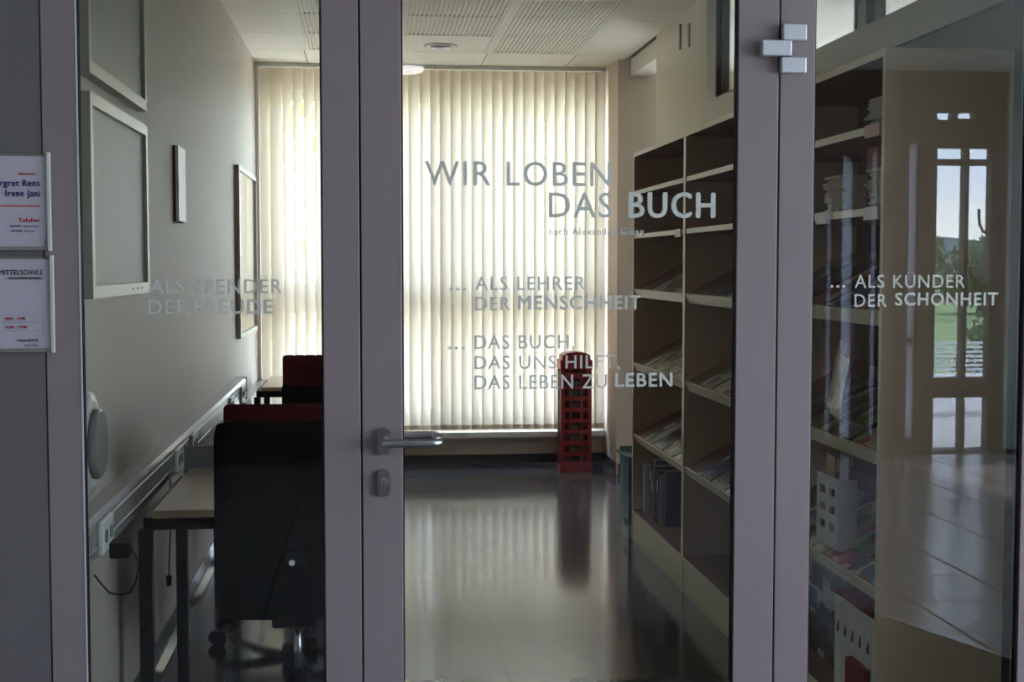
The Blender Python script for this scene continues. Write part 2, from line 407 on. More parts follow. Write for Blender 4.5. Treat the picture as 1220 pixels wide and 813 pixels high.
B('adapter_body', m_black, .0, .052, .0, .06, -.027, .018, pa, bev=.005)
MB().tube([(-.02, .32, -.05), (-.026, .38, -.066), (-.026, .50, -.105), (-.026, .58, -.15), (-.026, .61, -.19), (-.026, .56, -.222), (-.026, .46, -.232), (-.026, .30, -.20), (-.026, .13, -.152), (-.026, .02, -.10), (-.026, -.07, -.054)], .0025, 6).build('cable', m_black, pa)
MB().tube([(.03, .06, -.01), (.02, .16, -.025), (-.02, .32, -.05)], .0025, 6).build('cable', m_black, pa)
lc = empty('loose_cable', (XL + .02, 5.2, .69))
tag(lc, 'thin dark cable with a plug hanging on the wall below the first desk', 'cable')
MB().tube([(0, .06, 0), (.0, .07, -.1), (0, .065, -.22), (0, .02, -.32), (0, 0, -.40)], .003, 6).build('cable', m_black, lc)
MB().tube([(0, 0, -.40), (0, -.005, -.44)], [.012, .009], 8).build('plug', m_black, lc)

def frame(y0, y1, z0, z1, label, pane, px=XL, th=.035, fw=.035, glassy=False):
    e = empty('picture_frame', (px, y0, z0)); tag(e, label, 'picture frame')
    L, H = y1 - y0, z1 - z0
    B('frame_side', m_frame, 0, th, 0, fw, 0, H, e); B('frame_side', m_frame, 0, th, L - fw, L, 0, H, e)
    B('frame_side', m_frame, 0, th, fw, L - fw, 0, fw, e); B('frame_side', m_frame, 0, th, fw, L - fw, H - fw, H, e)
    B('panel', pane, .004, th - .012, fw, L - fw, fw, H - fw, e); return e
frame(3.80, 4.76, 2.005, 2.56, 'aluminium framed pale board on the left wall, the upper one nearest the door', m_matte)
f2 = frame(3.80, 4.76, 1.385, 1.955, 'aluminium framed pale board on the left wall, directly below the upper one', m_matte)
for k in range(3): MB().lathe([(.004, 0), (.004, .002)], (.035, .62 + k * .09, .018), 'x', 10).build('fastener', m_grey, f2)
m_glossp = mat('glazed_print', srgb(196, 194, 186), .06, coat=1)
frame(8.1, 9.32, 1.04, 2.07, 'large glazed frame on the left wall beside the window blind', m_glossp, fw=.025, th=.03)
hp = empty('leaflet_holder', (XL, 5.60, 1.655)); tag(hp, 'small narrow white leaflet panel between the boards on the left wall', 'wall panel')
B('backing', m_red, 0, .01, 0, .22, 0, .31, hp); B('cover_sheet', m_white, .01, .022, .0, .218, .004, .308, hp)
ws = empty('wall_speaker', (XL, 3.60, 1.01)); tag(ws, 'round grey wall speaker with raised disc on the left wall just behind the glass', 'speaker')
MB().lathe([(.10, 0), (.135, .01), (.143, .04), (.136, .062), (.11, .07)], (0, 0, 0), 'x', 40).build('housing', m_lgrey, ws)
MB().lathe([(.092, .068), (.092, .083), (.085, .09)], (0, 0, 0), 'x', 36).build('grille', m_grey, ws)
MB().tube([(.03, -.02, -.14), (.035, .0, -.17), (.02, .03, -.19)], .004, 6).build('cable', m_black, ws)

# ------------------------------------------------------------------ desks
def desk(y0, label, screen=True):
    e = empty('desk', (-.722, y0, 0)); tag(e, label, 'desk', None)
    D, W = .87, .76
    B('desktop', m_desk, .052, W, 0, D, .695, .72, e, bev=.003)
    for (a, b_, c, d_) in ((.02, W - .02, .02, .06), (.02, W - .02, D - .06, D - .02), (.02, .06, .06, D - .06), (W - .06, W - .02, .06, D - .06)):
        B('apron', m_blackm, a, b_, c, d_, .655, .695, e)
    for a in (.0, W - .05):
        for c in (.01, D - .06): B('leg', m_blackm, a + .005, a + .045, c, c + .045, 0, .655, e)
    if screen: B('screen_panel', m_grey, .03, W, D + .002, D + .022, .60, .805, e, bev=.004)
    return e
desk(4.21, 'light topped desk on black legs behind the black chair, nearest the door')
desk(6.2, 'light topped desk half hidden behind the middle red chair', False)
desk(8.42, 'light topped desk in the corner in front of the window blind', False)

# ------------------------------------------------------------------ chairs
def rounded_shell(w_, h, t_, r, curve=.03, lean=0):
    """rounded-rectangle cushion, w along x, h along z, thickness along y, closed mesh"""
    bm = bmesh.new(); nx, nz_ = 13, 15; V = {}
    def pt(i, j, side):
        u = -1 + 2 * i / (nx - 1); v = -1 + 2 * j / (nz_ - 1)
        k = 18.0; d = max((abs(u) ** k + abs(v) ** k) ** (1 / k), 1e-6) / max(abs(u), abs(v), 1e-6)
        uu, vv = u / d, v / d
        edge = max(abs(u), abs(v)) ** 6
        th = t_ * .5 * (1 - .75 * edge)
        x = uu * w_ / 2; z = (vv + 1) * h / 2
        y = side * th + curve * (uu * uu) + lean * z / h
        return (x, y, z)
    for s in (-1, 1):
        for i in range(nx):
            for j in range(nz_): V[i, j, s] = bm.verts.new(pt(i, j, s))
    for i in range(nx - 1):
        for j in range(nz_ - 1):
            bm.faces.new([V[i, j, -1], V[i + 1, j, -1], V[i + 1, j + 1, -1], V[i, j + 1, -1]])
            bm.faces.new([V[i, j, 1], V[i, j + 1, 1], V[i + 1, j + 1, 1], V[i + 1, j, 1]])
    ring = [(i, 0) for i in range(nx - 1)] + [(nx - 1, j) for j in range(nz_ - 1)] + [(i, nz_ - 1) for i in range(nx - 1, 0, -1)] + [(0, j) for j in range(nz_ - 1, 0, -1)]
    for a in range(len(ring)):
        p, q_ = ring[a], ring[(a + 1) % len(ring)]
        bm.faces.new([V[p[0], p[1], -1], V[p[0], p[1], 1], V[q_[0], q_[1], 1], V[q_[0], q_[1], -1]])
    bmesh.ops.recalc_face_normals(bm, faces=bm.faces[:])
    for f in bm.faces: f.smooth = True
    q = MB(); q.bm.free(); q.bm = bm; return q
def chair_base(e, cy, rot):
    MB().lathe([(.014, .14), (.014, .40)], (0, cy, 0), 'z', 18).build('gas_column', m_chrome, e)
    MB().lathe([(.028, .06), (.032, .08), (.030, .19), (.024, .205)], (0, cy, 0), 'z', 20).build('hub', m_black, e)
    B('mechanism', m_black, -.075, .06, cy - .09, cy + .1, .365, .42, e, bev=.01)
    MB().tube([(.05, cy, .39), (.12, cy - .02, .39), (.15, cy - .03, .385)], .012, 8).build('lever', m_black, e)
    for k in range(5):
        t_ = rot + k * 2 * math.pi / 5; c, s = math.cos(t_), math.sin(t_)
        lg = MB().tube([(.02 * c, cy + .02 * s, .11), (.15 * c, cy + .15 * s, .105), (.30 * c, cy + .30 * s, .085), (.325 * c, cy + .325 * s, .07)], [.024, .02, .015, .012], 8).build('base_arm', m_blackm, e)
        MB().tube([(.325 * c - .022 * s, cy + .325 * s + .022 * c, .028), (.325 * c + .022 * s, cy + .325 * s - .022 * c, .028)], .028, 14).build('caster', m_black, lg)
# black chair
ca = empty('office_chair', (-.228, 3.955, 0)); tag(ca, 'black swivel office chair with a tall back right behind the left glass pane', 'chair')
rounded_shell(.46, .585, .05, .04, .03, .02).build('backrest', m_bfab, ca, (0, .0, .435))
MB().lathe([(.03, -.034), (.028, -.052)], (.012, 0, .62), 'y', 20).build('knob_collar', m_black, ca)
MB().lathe([(.009, -.052), (.008, -.058)], (.0, 0, .615), 'y', 14).build('knob', m_white, ca)
sq = rounded_shell(.47, .44, .07, .04, 0, 0).build('seat', m_bfab, ca, (0, .06, .455), (R(-90), 0, 0))
sq.rotation_euler = (R(-90), 0, 0); sq.location = (0, .07, .46)
chair_base(ca, .24, R(20))
# red chairs
def red_chair(x, y, label):
    e = empty('office_chair', (x, y, 0)); tag(e, label, 'chair', None)
    rounded_shell(.46, .20, .05, .04, .03, .01).build('backrest', m_red, e, (0, 0, .745))
    rounded_shell(.47, .38, .052, .04, .03, 0).build('back_shell', m_bfab, e, (0, -.004, .40))
    rounded_shell(.47, .44, .07, .04, 0, 0).build('seat', m_red, e, (0, .07, .46), (R(-90), 0, 0))
    chair_base(e, .24, R(215)); return e
cm = red_chair(-.33, 5.19, 'dark red backed swivel chair showing just above the black chair')
cf = copy_tree(cm); cf.location = (-.285, 8.02, 0); cf['label'] = 'dark red backed swivel chair farthest back, in front of the corner desk'

# ------------------------------------------------------------------ bookcases
LB, DB, HB = 1.17, .365, 2.07
DISP = (1.35, .958, .573)
S = math.tan(R(28))
def bookcase(y0, label):
    e = empty('bookcase', (1.40, y0, 0)); tag(e, label, 'bookcase', 'run of magazine bookcases along the right wall')
    t_ = .02
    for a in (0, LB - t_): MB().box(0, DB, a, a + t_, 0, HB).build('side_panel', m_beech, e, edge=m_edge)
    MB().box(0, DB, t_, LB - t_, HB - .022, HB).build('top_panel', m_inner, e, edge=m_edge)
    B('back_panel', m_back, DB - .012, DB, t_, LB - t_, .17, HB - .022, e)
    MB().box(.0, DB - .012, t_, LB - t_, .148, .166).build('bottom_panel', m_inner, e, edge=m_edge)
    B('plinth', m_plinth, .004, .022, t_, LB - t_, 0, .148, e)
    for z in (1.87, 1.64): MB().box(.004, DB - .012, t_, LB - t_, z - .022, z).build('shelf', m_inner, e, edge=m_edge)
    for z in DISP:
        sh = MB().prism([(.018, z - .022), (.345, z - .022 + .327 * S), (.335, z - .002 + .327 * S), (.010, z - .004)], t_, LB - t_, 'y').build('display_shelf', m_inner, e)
        MB().prism([(0, z), (.020, z - .042), (.026, z - .040), (.008, z + .003)], t_, LB - t_, 'y').build('front_lip', m_edge, sh)
    return e
bc = {}
bc['near'] = bookcase(3.56, 'beech magazine bookcase nearest the door, its side panel facing the glass')
bc['middle'] = copy_tree(bc['near']); bc['middle'].location = (1.40, 4.73, 0); bc['middle']['label'] = 'beech magazine bookcase in the middle of the run, partly behind the door post'
bc['far'] = copy_tree(bc['near']); bc['far'].location = (1.40, 5.90, 0); bc['far']['label'] = 'beech magazine bookcase nearest the window blind, next to the blue box'
YO = {'near': 3.56, 'middle': 4.73, 'far': 5.90}
# label holders on shelf edges (parts)
m_lab = mat('shelf_label', srgb(196, 160, 140), .4); m_labw = mat('pale_shelf_label', srgb(206, 200, 186), .4)
for k, y, z, m_ in (('near', .03, 1.87, m_lab), ('near', .44, 1.64, m_labw), ('near', .03, 1.64, m_labw), ('far', .06, 1.64, m_labw)):
    B('label_holder', m_, -.004, .004, y, y + .11, z - .034, z + .002, bc[k])

# magazines
COV = {
 'green': cover('cover_green', [(46, 84, 40), (84, 128, 60), (30, 48, 34), (150, 160, 120), (60, 96, 50)]),
 'blue': cover('cover_blue', [(40, 66, 120), (96, 120, 160), (30, 40, 70), (180, 190, 200), (60, 90, 140)]),
 'red': cover('cover_red', [(150, 40, 36), (90, 30, 34), (190, 110, 80), (200, 190, 170), (120, 36, 40)]),
 'grey': cover('cover_grey', [(150, 152, 146), (110, 114, 116), (196, 196, 186), (70, 74, 80), (170, 170, 160)]),
 'dark': cover('cover_dark', [(30, 34, 36), (50, 56, 54), (22, 24, 28), (96, 100, 90), (40, 44, 60)]),
 'pale': cover('cover_pale', [(206, 204, 176), (170, 180, 150), (190, 120, 100), (220, 218, 204), (110, 140, 100)]),
 'colourful': cover('cover_colourful', [(190, 180, 130), (170, 44, 44), (90, 140, 80), (210, 208, 190), (60, 90, 130)]),
}
proto = {}
def magazine(kind, yc, z, case, row, label, w_=.205, ln=.285):
    """lies on a sloping display shelf; row>0 lies on top of / further up the slope"""
    key = (kind, w_, ln)
    if key not in proto:
        me = bpy.data.meshes.new('magazine'); bm = bmesh.new(); r = bmesh.ops.create_cube(bm, size=1)
        for v in r['verts']: v.co = Vector((v.co.x * ln + ln / 2, v.co.y * w_, v.co.z * .009 + .0045))
        bm.to_mesh(me); bm.free(); me.materials.append(COV[kind]); proto[key] = me
    o = bpy.data.objects.new('magazine', proto[key]); col.objects.link(o)
    d = .012 + row[0]; zz = z - .0015 + (d - .010) * S * 0 + row[0] * S + row[1] / math.cos(R(28))
    o.location = (1.40 + d, YO[case] + yc, zz)
    o.rotation_euler = (Euler((0, -R(28), 0)).to_matrix() @ Euler((0, 0, R(random.uniform(-2, 2)))).to_matrix()).to_euler()
    tag(o, label, 'magazine', 'magazines on the sloping shelves'); return o
SN = {1.35: 'upper', .958: 'middle', .573: 'lowest'}
CN = {'near': 'nearest', 'middle': 'middle', 'far': 'farthest'}
PN = ['closest to the door end', 'second from the door end', 'third from the door end', 'fourth from the door end', 'fifth from the door end']
random.seed(9)
plan = {('near', 1.35): ['red', 'blue', 'red', 'dark', 'green'], ('near', .958): ['colourful', 'dark', 'green', 'dark', None], ('near', .573): ['colourful', 'red', 'pale', 'grey', None],
        ('middle', 1.35): ['dark', 'grey', 'dark', None, None], ('middle', .958): ['blue', 'grey', 'pale', 'grey', None], ('middle', .573): ['grey', 'pale', 'dark', 'blue', None],
        ('far', 1.35): ['grey', 'dark', 'grey', None, None], ('far', .958): ['pale', 'grey', 'pale', 'grey', None], ('far', .573): ['pale', 'grey', 'dark', 'grey', None]}
for (case, z), kinds in plan.items():
    for i, k in enumerate(kinds):
        if not k: continue
        yc = .135 + i * .225
        magazine(k, yc, z, case, (0, 0.0005), f'{k} magazine, {PN[i]}, {SN[z]} sloping shelf of the {CN[case]} bookcase')
# a second layer, propped higher up the slope
for case, z, i, k in (('near', .958, 1, 'green'), ('near', .573, 1, 'colourful'), ('far', .958, 1, 'grey'), ('far', .573, 1, 'pale')):
    magazine(k, .25 + i * .1, z, case, (.05, .0105), f'{k} magazine lying on top of others, {SN[z]} sloping shelf, {CN[case]} bookcase', .20, .27)

# stacks of booklets (near bookcase, upper shelves)
bk = None
ORD = ['first', 'second', 'third', 'fourth', 'fifth', 'sixth', 'seventh', 'eighth', 'ninth', 'tenth', 'eleventh', 'twelfth']
for (yc, z0, n_, lab) in ((.115, 1.8705, 8, 'in the stack on the top shelf'),
                          (.115, 1.6405, 11, 'in the second-shelf stack beside the side panel'),
                          (.46, 1.6405, 11, 'in the second-shelf stack left of the red folder')):
    for k in range(n_):
        if bk is None:
            bm = bmesh.new(); r = bmesh.ops.create_cube(bm, size=1)
            for v in r['verts']: v.co = Vector((v.co.x * .205 + .1025, v.co.y * .145, v.co.z * .0095 + .00475))
            bmesh.ops.bevel(bm, geom=[e_ for e_ in bm.edges if all(v.co.x < .01 for v in e_.verts) and abs(e_.verts[0].co.y - e_.verts[1].co.y) > .01], offset=.003, segments=2, affect='EDGES')
            bk = bpy.data.meshes.new('booklet'); bm.to_mesh(bk); bm.free(); bk.materials.append(m_paperw)
        o = bpy.data.objects.new('booklet', bk); col.objects.link(o)
        o.location = (1.42 + random.uniform(-.008, .012), 3.56 + yc + random.uniform(-.006, .006), z0 + k * .0102); o.rotation_euler = (0, 0, R(random.uniform(-3, 3)))
        tag(o, f'thin cream booklet, {ORD[k]} from the bottom {lab}', 'booklet', 'booklets ' + lab)
o = B('folder', mat('deep_red_card', srgb(128, 22, 30), .6), 0, .03, 0, .19, 0, .19, loc=(1.50, 3.76, 1.6405)); tag(o, 'dark red folder standing between two booklet stacks on the second shelf', 'folder')
o = B('notice_sheet', mat('grey_card', srgb(120, 112, 116), .6), 0, .004, 0, .18, 0, .17, loc=(1.742, 4.14, 1.8705)); tag(o, 'grey sheet leaning at the back of the top shelf of the nearest bookcase', 'sheet')

# books with standing spines
def book(x, y, z, d, th, h, m_, label, group, band=None, tilt=0, cat='book'):
    e = empty('book', (x, y, z)); tag(e, label, cat, group); e.rotation_euler = (R(tilt), 0, 0)
    B('cover', m_, 0, d, 0, th, 0, h, e, bev=.0015)
    B('page_block', m_paperw, .003, d - .003, .003, th - .003, h, h + .001, e)
    if band: B('spine_label', band, -.0008, .0, .003, th - .003, h * .62, h * .82, e)
    return e
bcols = [('white', (206, 204, 196)), ('white', (206, 204, 196)), ('grey', (120, 122, 124)), ('black', (24, 24, 30)), ('black', (24, 24, 30)), ('navy', (36, 40, 80)), ('dark red', (110, 26, 32)), ('black', (24, 24, 30)), ('brown', (96, 70, 56)), ('dark red', (110, 26, 32)), ('grey', (120, 122, 124)), ('navy', (36, 40, 80))]
y = 7.035
for i, (nm, c) in enumerate(bcols):
    th = random.uniform(.028, .05); y -= th + .003
    book(1.44 + random.uniform(0, .03), y, .1665, .2, th, random.uniform(.24, .31), mat('book_' + nm.replace(' ', '_'), srgb(*c), .45),
         f'{nm} spined book, {["first","second","third","fourth","fifth","sixth","seventh","eighth","ninth","tenth","eleventh","twelfth"][i]} from the window end, bottom of farthest bookcase', 'books at the bottom of the farthest bookcase', m_lgrey if i % 3 == 0 else None)
y = 5.42
for i, (nm, c) in enumerate((('blue', (40, 60, 110)), ('dark red', (120, 24, 30)), ('black', (24, 24, 30)), ('dark red', (120, 24, 30)), ('blue', (40, 60, 110)))):
    th = .04; y -= th + .003
    book(1.5, y, 1.6405, .18, th, .19, mat('book_' + nm.replace(' ', '_'), srgb(*c), .45), f'{nm} book standing {["first","second","third","fourth","fifth"][i]} from the window end, second shelf of middle bookcase', 'books on the second shelf of the middle bookcase')
# white magazine files with red caps, bottom of the nearest bookcase
for k in range(6):
    e = empty('magazine_file', (1.425, 3.60 + k * .062, .1665)); tag(e, f'white magazine file with dark red cap, {["first","second","third","fourth","fifth","sixth"][k]} from the side panel, bottom of nearest bookcase', 'magazine file', 'white magazine files in the nearest bookcase')
    B('box', m_white, 0, .24, 0, .058, 0, .30, e, bev=.002); B('cap', mat('deep_red_card', srgb(128, 22, 30), .6), 0, .24, 0.004, .054, .302, .318, e)
    MB().prism([(.02, .19), (.038, .19), (.038, .21), (.03, .21), (.03, .225), (.02, .225)], -.001, 0.0, 'x').build('spine_mark', m_blk, e)
o = B('archive_box', mat('deep_red_card', srgb(128, 22, 30), .6), 0, .02, 0, .15, 0, .15, loc=(1.402, 3.66, .1665)); tag(o, 'low dark red cardboard box in front of the white magazine files', 'box')
o = B('poster_board', COV['blue'], 0, .012, 0, .50, 0, .32, loc=(1.50, 3.99, .1665)); tag(o, 'large dull blue picture board standing at the bottom of the nearest bookcase', 'board')
# slotted magazine holder and leaning papers
mh = empty('magazine_holder', (1.425, 3.95, .60)); tag(mh, 'white slotted plastic magazine holder holding yellow and white brochures on the lowest sloping shelf', 'magazine holder')
q = MB()
for a in cells(0, .20, 0, .22, [(.03, .08, .05 + .055 * k, .075 + .055 * k) for k in range(3)] + [(.12, .17, .05 + .055 * k, .075 + .055 * k) for k in range(3)]): q.box(0, .006, a[0], a[1], a[2], a[3])
q.build('front', m_lgrey, mh)
B('side', m_lgrey, .006, .06, 0, .006, .0, .22, mh); B('side', m_lgrey, .006, .06, .194, .2, 0, .22, mh)
def leaf_sheet(name, m_, loc, rot, w_, h, label, cat):
    o = MB().box(0, .005, 0, w_, 0, h).build(name, m_, None, loc, rot); tag(o, label, cat); return o
leaf_sheet('brochure', mat('ochre_print', srgb(176, 140, 70), .5), (1.445, 4.06, .66), (R(6), 0, 0), .08, .22, 'ochre brochure standing in the slotted white holder', 'brochure')
leaf_sheet('brochure', m_paper, (1.455, 3.98, .66), (R(8), 0, 0), .07, .23, 'white brochure standing behind the ochre one in the slotted holder', 'brochure')
leaf_sheet('brochure', COV['grey'], (1.45, 4.03, 1.0), (R(6), R(8), 0), .09, .19, 'grey and white brochure leaning on the middle sloping shelf next to the door post', 'brochure')
leaf_sheet('brochure', m_paperw, (1.47, 4.13, 1.01), (R(10), R(8), 0), .08, .22, 'tall white brochure leaning behind the grey one on the middle sloping shelf', 'brochure')

# blue box beside the far bookcase
bb = empty('cardboard_box', (1.385, 7.085, 0)); tag(bb, 'tall blue printed cardboard box standing at the window end of the bookcases', 'box')
m_cyan = cover('blue_print', [(44, 100, 130), (60, 126, 150), (34, 80, 120), (84, 150, 165), (40, 96, 130)])
B('body', m_cyan, 0, .30, 0, .25, 0.0, .44, bb); B('flap', mat('cyan_card', srgb(84, 150, 160), .6), -.02, .0, -.0, .26, .44, .448, bb)
B('flap', mat('cyan_card', srgb(84, 150, 160), .6), .0, .3, .25, .26, .40, .47, bb)
B('hand_hole', m_black, -.002, 0, .03, .10, .06, .10, bb); B('sticker', mat('yellow_print', srgb(220, 190, 60), .5), -.002, 0, .14, .17, .13, .16, bb)

# ------------------------------------------------------------------ red phone-box rack
pb = empty('media_rack', (1.352, 9.43, 0)); tag(pb, 'narrow red rack shaped like a telephone box in front of the blind', 'rack')
W_, D_ = .222, .17
B('base', m_boothred, -.006, W_ + .006, -.006, D_, 0, .035, pb, bev=.003)
for a in (0, W_ - .028):
    for c in (0, D_ - .02): B('corner_post', m_boothred, a, a + .028, c, c + .02, .035, .80, pb)
B('back_panel', m_booth_in, .028, W_ - .028, D_ - .012, D_ - .002, .035, .80, pb)
for a in (.028 + .036, W_ - .028 - .052): B('glazing_bar', m_boothred, a, a + .016, -.001, .012, .075, .735, pb)
for k in range(9):
    z = .035 + k * .0795
    B('crossbar', m_boothred, .028, W_ - .028, 0, .014, z, z + (.04 if k in (0, 8) else .028), pb)
    if 0 < k < 8: B('inner_shelf', m_booth_in, .028, W_ - .028, .014, D_ - .012, z, z + .008, pb)
B('sign_band', m_boothred, -.004, W_ + .004, -.006, D_ + .002, .735, .80, pb)
MB().prism([(0.01, .80), (W_ - .01, .80), (W_ - .012, .835), (W_ * .8, .852), (W_ * .5, .860), (W_ * .2, .852), (.012, .835)], 0, D_, 'y').build('domed_roof', m_boothred, pb)
B('side_glazing', m_booth_in, .004, .008, .02, D_ - .02, .06, .72, pb); B('side_glazing', m_booth_in, W_ - .008, W_ - .004, .02, D_ - .02, .06, .72, pb)
m_disc = mat('pale_plastic_case', srgb(84, 90, 98), .3)
for k in range(1, 8):
    z = .035 + k * .0795 + .009
    if k in (1, 2, 3, 5, 6, 7):
        o = B('media_case', m_disc if k != 3 else mat('olive_case', srgb(110, 110, 70), .4), 0, .07, 0, .1, 0, .05, loc=(1.352 + .06 + .01 * (k % 3), 9.43 + .03, z))
        tag(o, f'small dull case inside the red rack, {["lowest","second lowest","third lowest","","third from the top","second from the top","topmost"][k-1]} one', 'case', 'cases inside the red rack')

# downlight
dl = empty('ceiling_downlight', (.47, 8.80, ZC)); tag(dl, 'round recessed downlight in the ceiling near the window blind', 'downlight')
MB().lathe([(.105, 0), (.11, -.006), (.09, -.012), (.075, -.004)], (0, 0, 0), 'z', 32).build('trim_ring', m_white, dl)
MB().lathe([(.07, -.003), (.06, -.02), (.03, -.03), (.01, -.034)], (0, 0, 0), 'z', 24).build('reflector', m_steel, dl)

# ------------------------------------------------------------------ glazed front: frames, door, side lights
Y0, Y1, ZT = 3.15, 3.19, 2.25
fr = wall_y('wall_front', m_panel, -2.3, -.735, Y0, Y1, 0, 3.0)
wall_y('wall_front', m_panel, -.735, 1.70, Y0 + .002, Y1, 2.34, 3.0)
wall_y('wall_front', m_hall, 1.70, 6.2, Y0, Y1, 0, 3.0)
tag(B('trim_3', m_alu, -.733, 1.70, Y0, Y1, ZT, 2.34), kind='structure')
GY = 3.162
def pane(parent, x0, x1, z0, z1):
    g = B('glass_pane', m_glass, x0, x1, GY, GY + .006, z0, z1, parent)
    k = MB()
    for (a, b_, c, d_) in ((x0, x0 + .004, z0, z1), (x1 - .004, x1, z0, z1), (x0 + .004, x1 - .004, z0, z0 + .004), (x0 + .004, x1 - .004, z1 - .004, z1)):
        k.box(a, b_, GY - .006, GY - .001, c, d_); k.box(a, b_, GY + .007, GY + .012, c, d_)
    k.build('gasket', m_gasket, parent); return g
w1 = tag(empty('window_1'), kind='structure')
B('frame_post', m_alu, -.733, -.655, Y0, Y1, 0, ZT, w1, bev=.002); B('frame_post', m_alu, -.107, -.022, Y0, Y1, 0, ZT, w1, bev=.002)
B('bottom_rail', m_alu, -.655, -.107, Y0, Y1, 0, .10, w1)
g1 = pane(w1, -.655, -.107, .10, ZT)
B('seal_profile', m_hinge, -.657, -.6535, Y0 - .001, Y0 + .004, 0, ZT, w1)
w2 = tag(empty('window_2'), kind='structure')
B('frame_post', m_alu, .979, 1.064, Y0, Y1, 0, ZT, w2, bev=.002); B('frame_post', m_alu, 1.603, 1.70, Y0, Y1, 0, ZT, w2, bev=.002)
B('bottom_rail', m_alu, 1.064, 1.603, Y0, Y1, 0, .10, w2)
g2 = pane(w2, 1.064, 1.603, .10, ZT)
d1 = tag(empty('door_1'), kind='structure')
B('stile', m_alu, -.018, .076, Y0, Y1, .005, ZT - .005, d1, bev=.002); B('stile', m_alu, .876, .975, Y0, Y1, .005, ZT - .005, d1, bev=.002)
B('bottom_rail', m_alu, .076, .876, Y0, Y1, .005, .14, d1); B('top_rail', m_alu, .076, .876, Y0, Y1, ZT - .08, ZT - .005, d1)
B('door_gap_seal', m_gasket, -.022, -.018, Y0 + .012, Y1, .0, ZT, w1); B('door_gap_seal', m_gasket, .975, .979, Y0 + .012, Y1, .0, ZT, w2)
gd = pane(d1, .076, .876, .14, ZT - .08)
# handle set
hd = MB()
hd.bm.free(); hd.bm = bmesh.new()
def stadium(name, cx, cz, w_, h, y0, y1, m_, parent):
    pts = [(cx + w_ / 2 * math.cos(t_), cz + (h - w_) / 2 + w_ / 2 * math.sin(t_)) for t_ in [math.pi * k / 12 for k in range(13)]]
    pts += [(cx + w_ / 2 * math.cos(t_), cz - (h - w_) / 2 + w_ / 2 * math.sin(t_)) for t_ in [math.pi + math.pi * k / 12 for k in range(13)]]
    return MB().prism(pts, y0, y1, 'y').build(name, m_, parent)
stadium('rose_plate', .031, 1.066, .030, .064, Y0 - .012, Y0, m_steel, d1)
cyl = stadium('lock_plate', .031, .968, .029, .064, Y0 - .012, Y0, m_steel, d1)
MB().lathe([(.0085, Y0 - .0155), (.0085, Y0 - .0122)], (.031, 0, .973), 'y', 20).build('lock_cylinder', m_dsteel, cyl)
B('keyhole', m_black, .0302, .0318, Y0 - .0163, Y0 - .0156, .969, .977, cyl)
def lever(ys, yo, z):
    s = -1 if yo < ys else 1
    pts = [(.031, ys, z)]
    for k in range(5): t_ = k / 4 * math.pi / 2; pts.append((.031 + .018 * (1 - math.cos(t_)), yo - s * .018 + s * .018 * math.sin(t_), z))
    pts.append((.10, yo, z))
    for k in range(1, 7): t_ = k / 6 * math.pi / 2; pts.append((.140 + .02 * math.sin(t_), yo - s * .02 * (1 - math.cos(t_)), z))
    pts.append((.160, ys + s * .012, z)); return pts
MB().tube(lever(Y0 - .01, Y0 - .055, 1.067), .0098, 16).build('handle', m_steel, d1)
stadium('rose_plate', .031, 1.066, .030, .064, Y1, Y1 + .012, m_steel, d1)
MB().tube(lever(Y1 + .01, Y1 + .055, 1.067), .0098, 16).build('handle', m_dsteel, d1)
# hinge blocks
B('hinge', m_hinge, .978, 1.036, Y0 - .022, Y0, 2.012, 2.050, d1, bev=.003)
B('hinge', m_hinge, .926, .998, Y0 - .028, Y0, 1.974, 2.0105, d1, bev=.003)
B('hinge', m_hinge, .975, 1.036, Y0 - .022, Y0, 1.935, 1.972, d1, bev=.003)
# panel seam on the left
B('seam_profile', m_gasket, -.7352, -.7335, Y0 - .0003, Y0 + .01, 0, ZT, w1)

# lettering on the glass
FONT = None
def text_mesh(s, bold, ext=.0003, serif=False):
    c = bpy.data.curves.new('lettering', 'FONT'); c.body = s; c.size = 1; c.extrude = 0; c.resolution_u = 3
    c.offset = 0; c.space_character = 1.12; c.space_word = 1.1
    o = bpy.data.objects.new('tmp', c); col.objects.link(o)
    dg = bpy.context.evaluated_depsgraph_get(); dg.update()
    me = bpy.data.meshes.new_from_object(o.evaluated_get(dg)); bpy.data.objects.remove(o); bpy.data.curves.remove(c); return me
CAP = None
def lettering(s, x0, x1, z0, z1, bold, y, m_, parent, name='lettering', th=.0006, right=False, hs=None):
    global CAP
    if CAP is None:
        me = text_mesh('H', 0); CAP = max(v.co.y for v in me.vertices)
    me = text_mesh(s, bold); me.name = name
    xa = min(v.co.x for v in me.vertices); xb = max(v.co.x for v in me.vertices)
    kz = (z1 - z0) / CAP; kx = (x1 - x0) / (xb - xa) if not right else kz * (hs or .9)
    if right: x0 = x1 - (xb - xa) * kx
    for v in me.vertices: v.co = Vector((x0 + (v.co.x - xa) * kx, y - th, z0 + v.co.y * kz))
    me.materials.clear(); me.materials.append(m_)
    # stroke weight: the foil is stacked from shifted copies, each a hair in front of the last
    bm = bmesh.new(); bm.from_mesh(me)
    for f in bm.faces:
        if f.normal.y > 0: f.normal_flip()
    cap_h = z1 - z0; wt = (.030 if bold else .024 if (cap_h < .02 or '.' in s) else .008) * cap_h / .73
    base = bm.faces[:]
    for i_, (dx, dz) in enumerate(((wt, 0), (-wt, 0), (0, wt * .6), (0, -wt * .6)) + (((wt * .5, wt * .5), (-wt * .5, -wt * .5)) if bold else ())):
        r = bmesh.ops.duplicate(bm, geom=base)
        for v in [g for g in r['geom'] if isinstance(g, bmesh.types.BMVert)]: v.co.x += dx; v.co.z += dz; v.co.y -= .00012 * (i_ + 1)
    bm.to_mesh(me); bm.free()
    o = bpy.data.objects.new(name, me); col.objects.link(o); o.parent = parent; return o
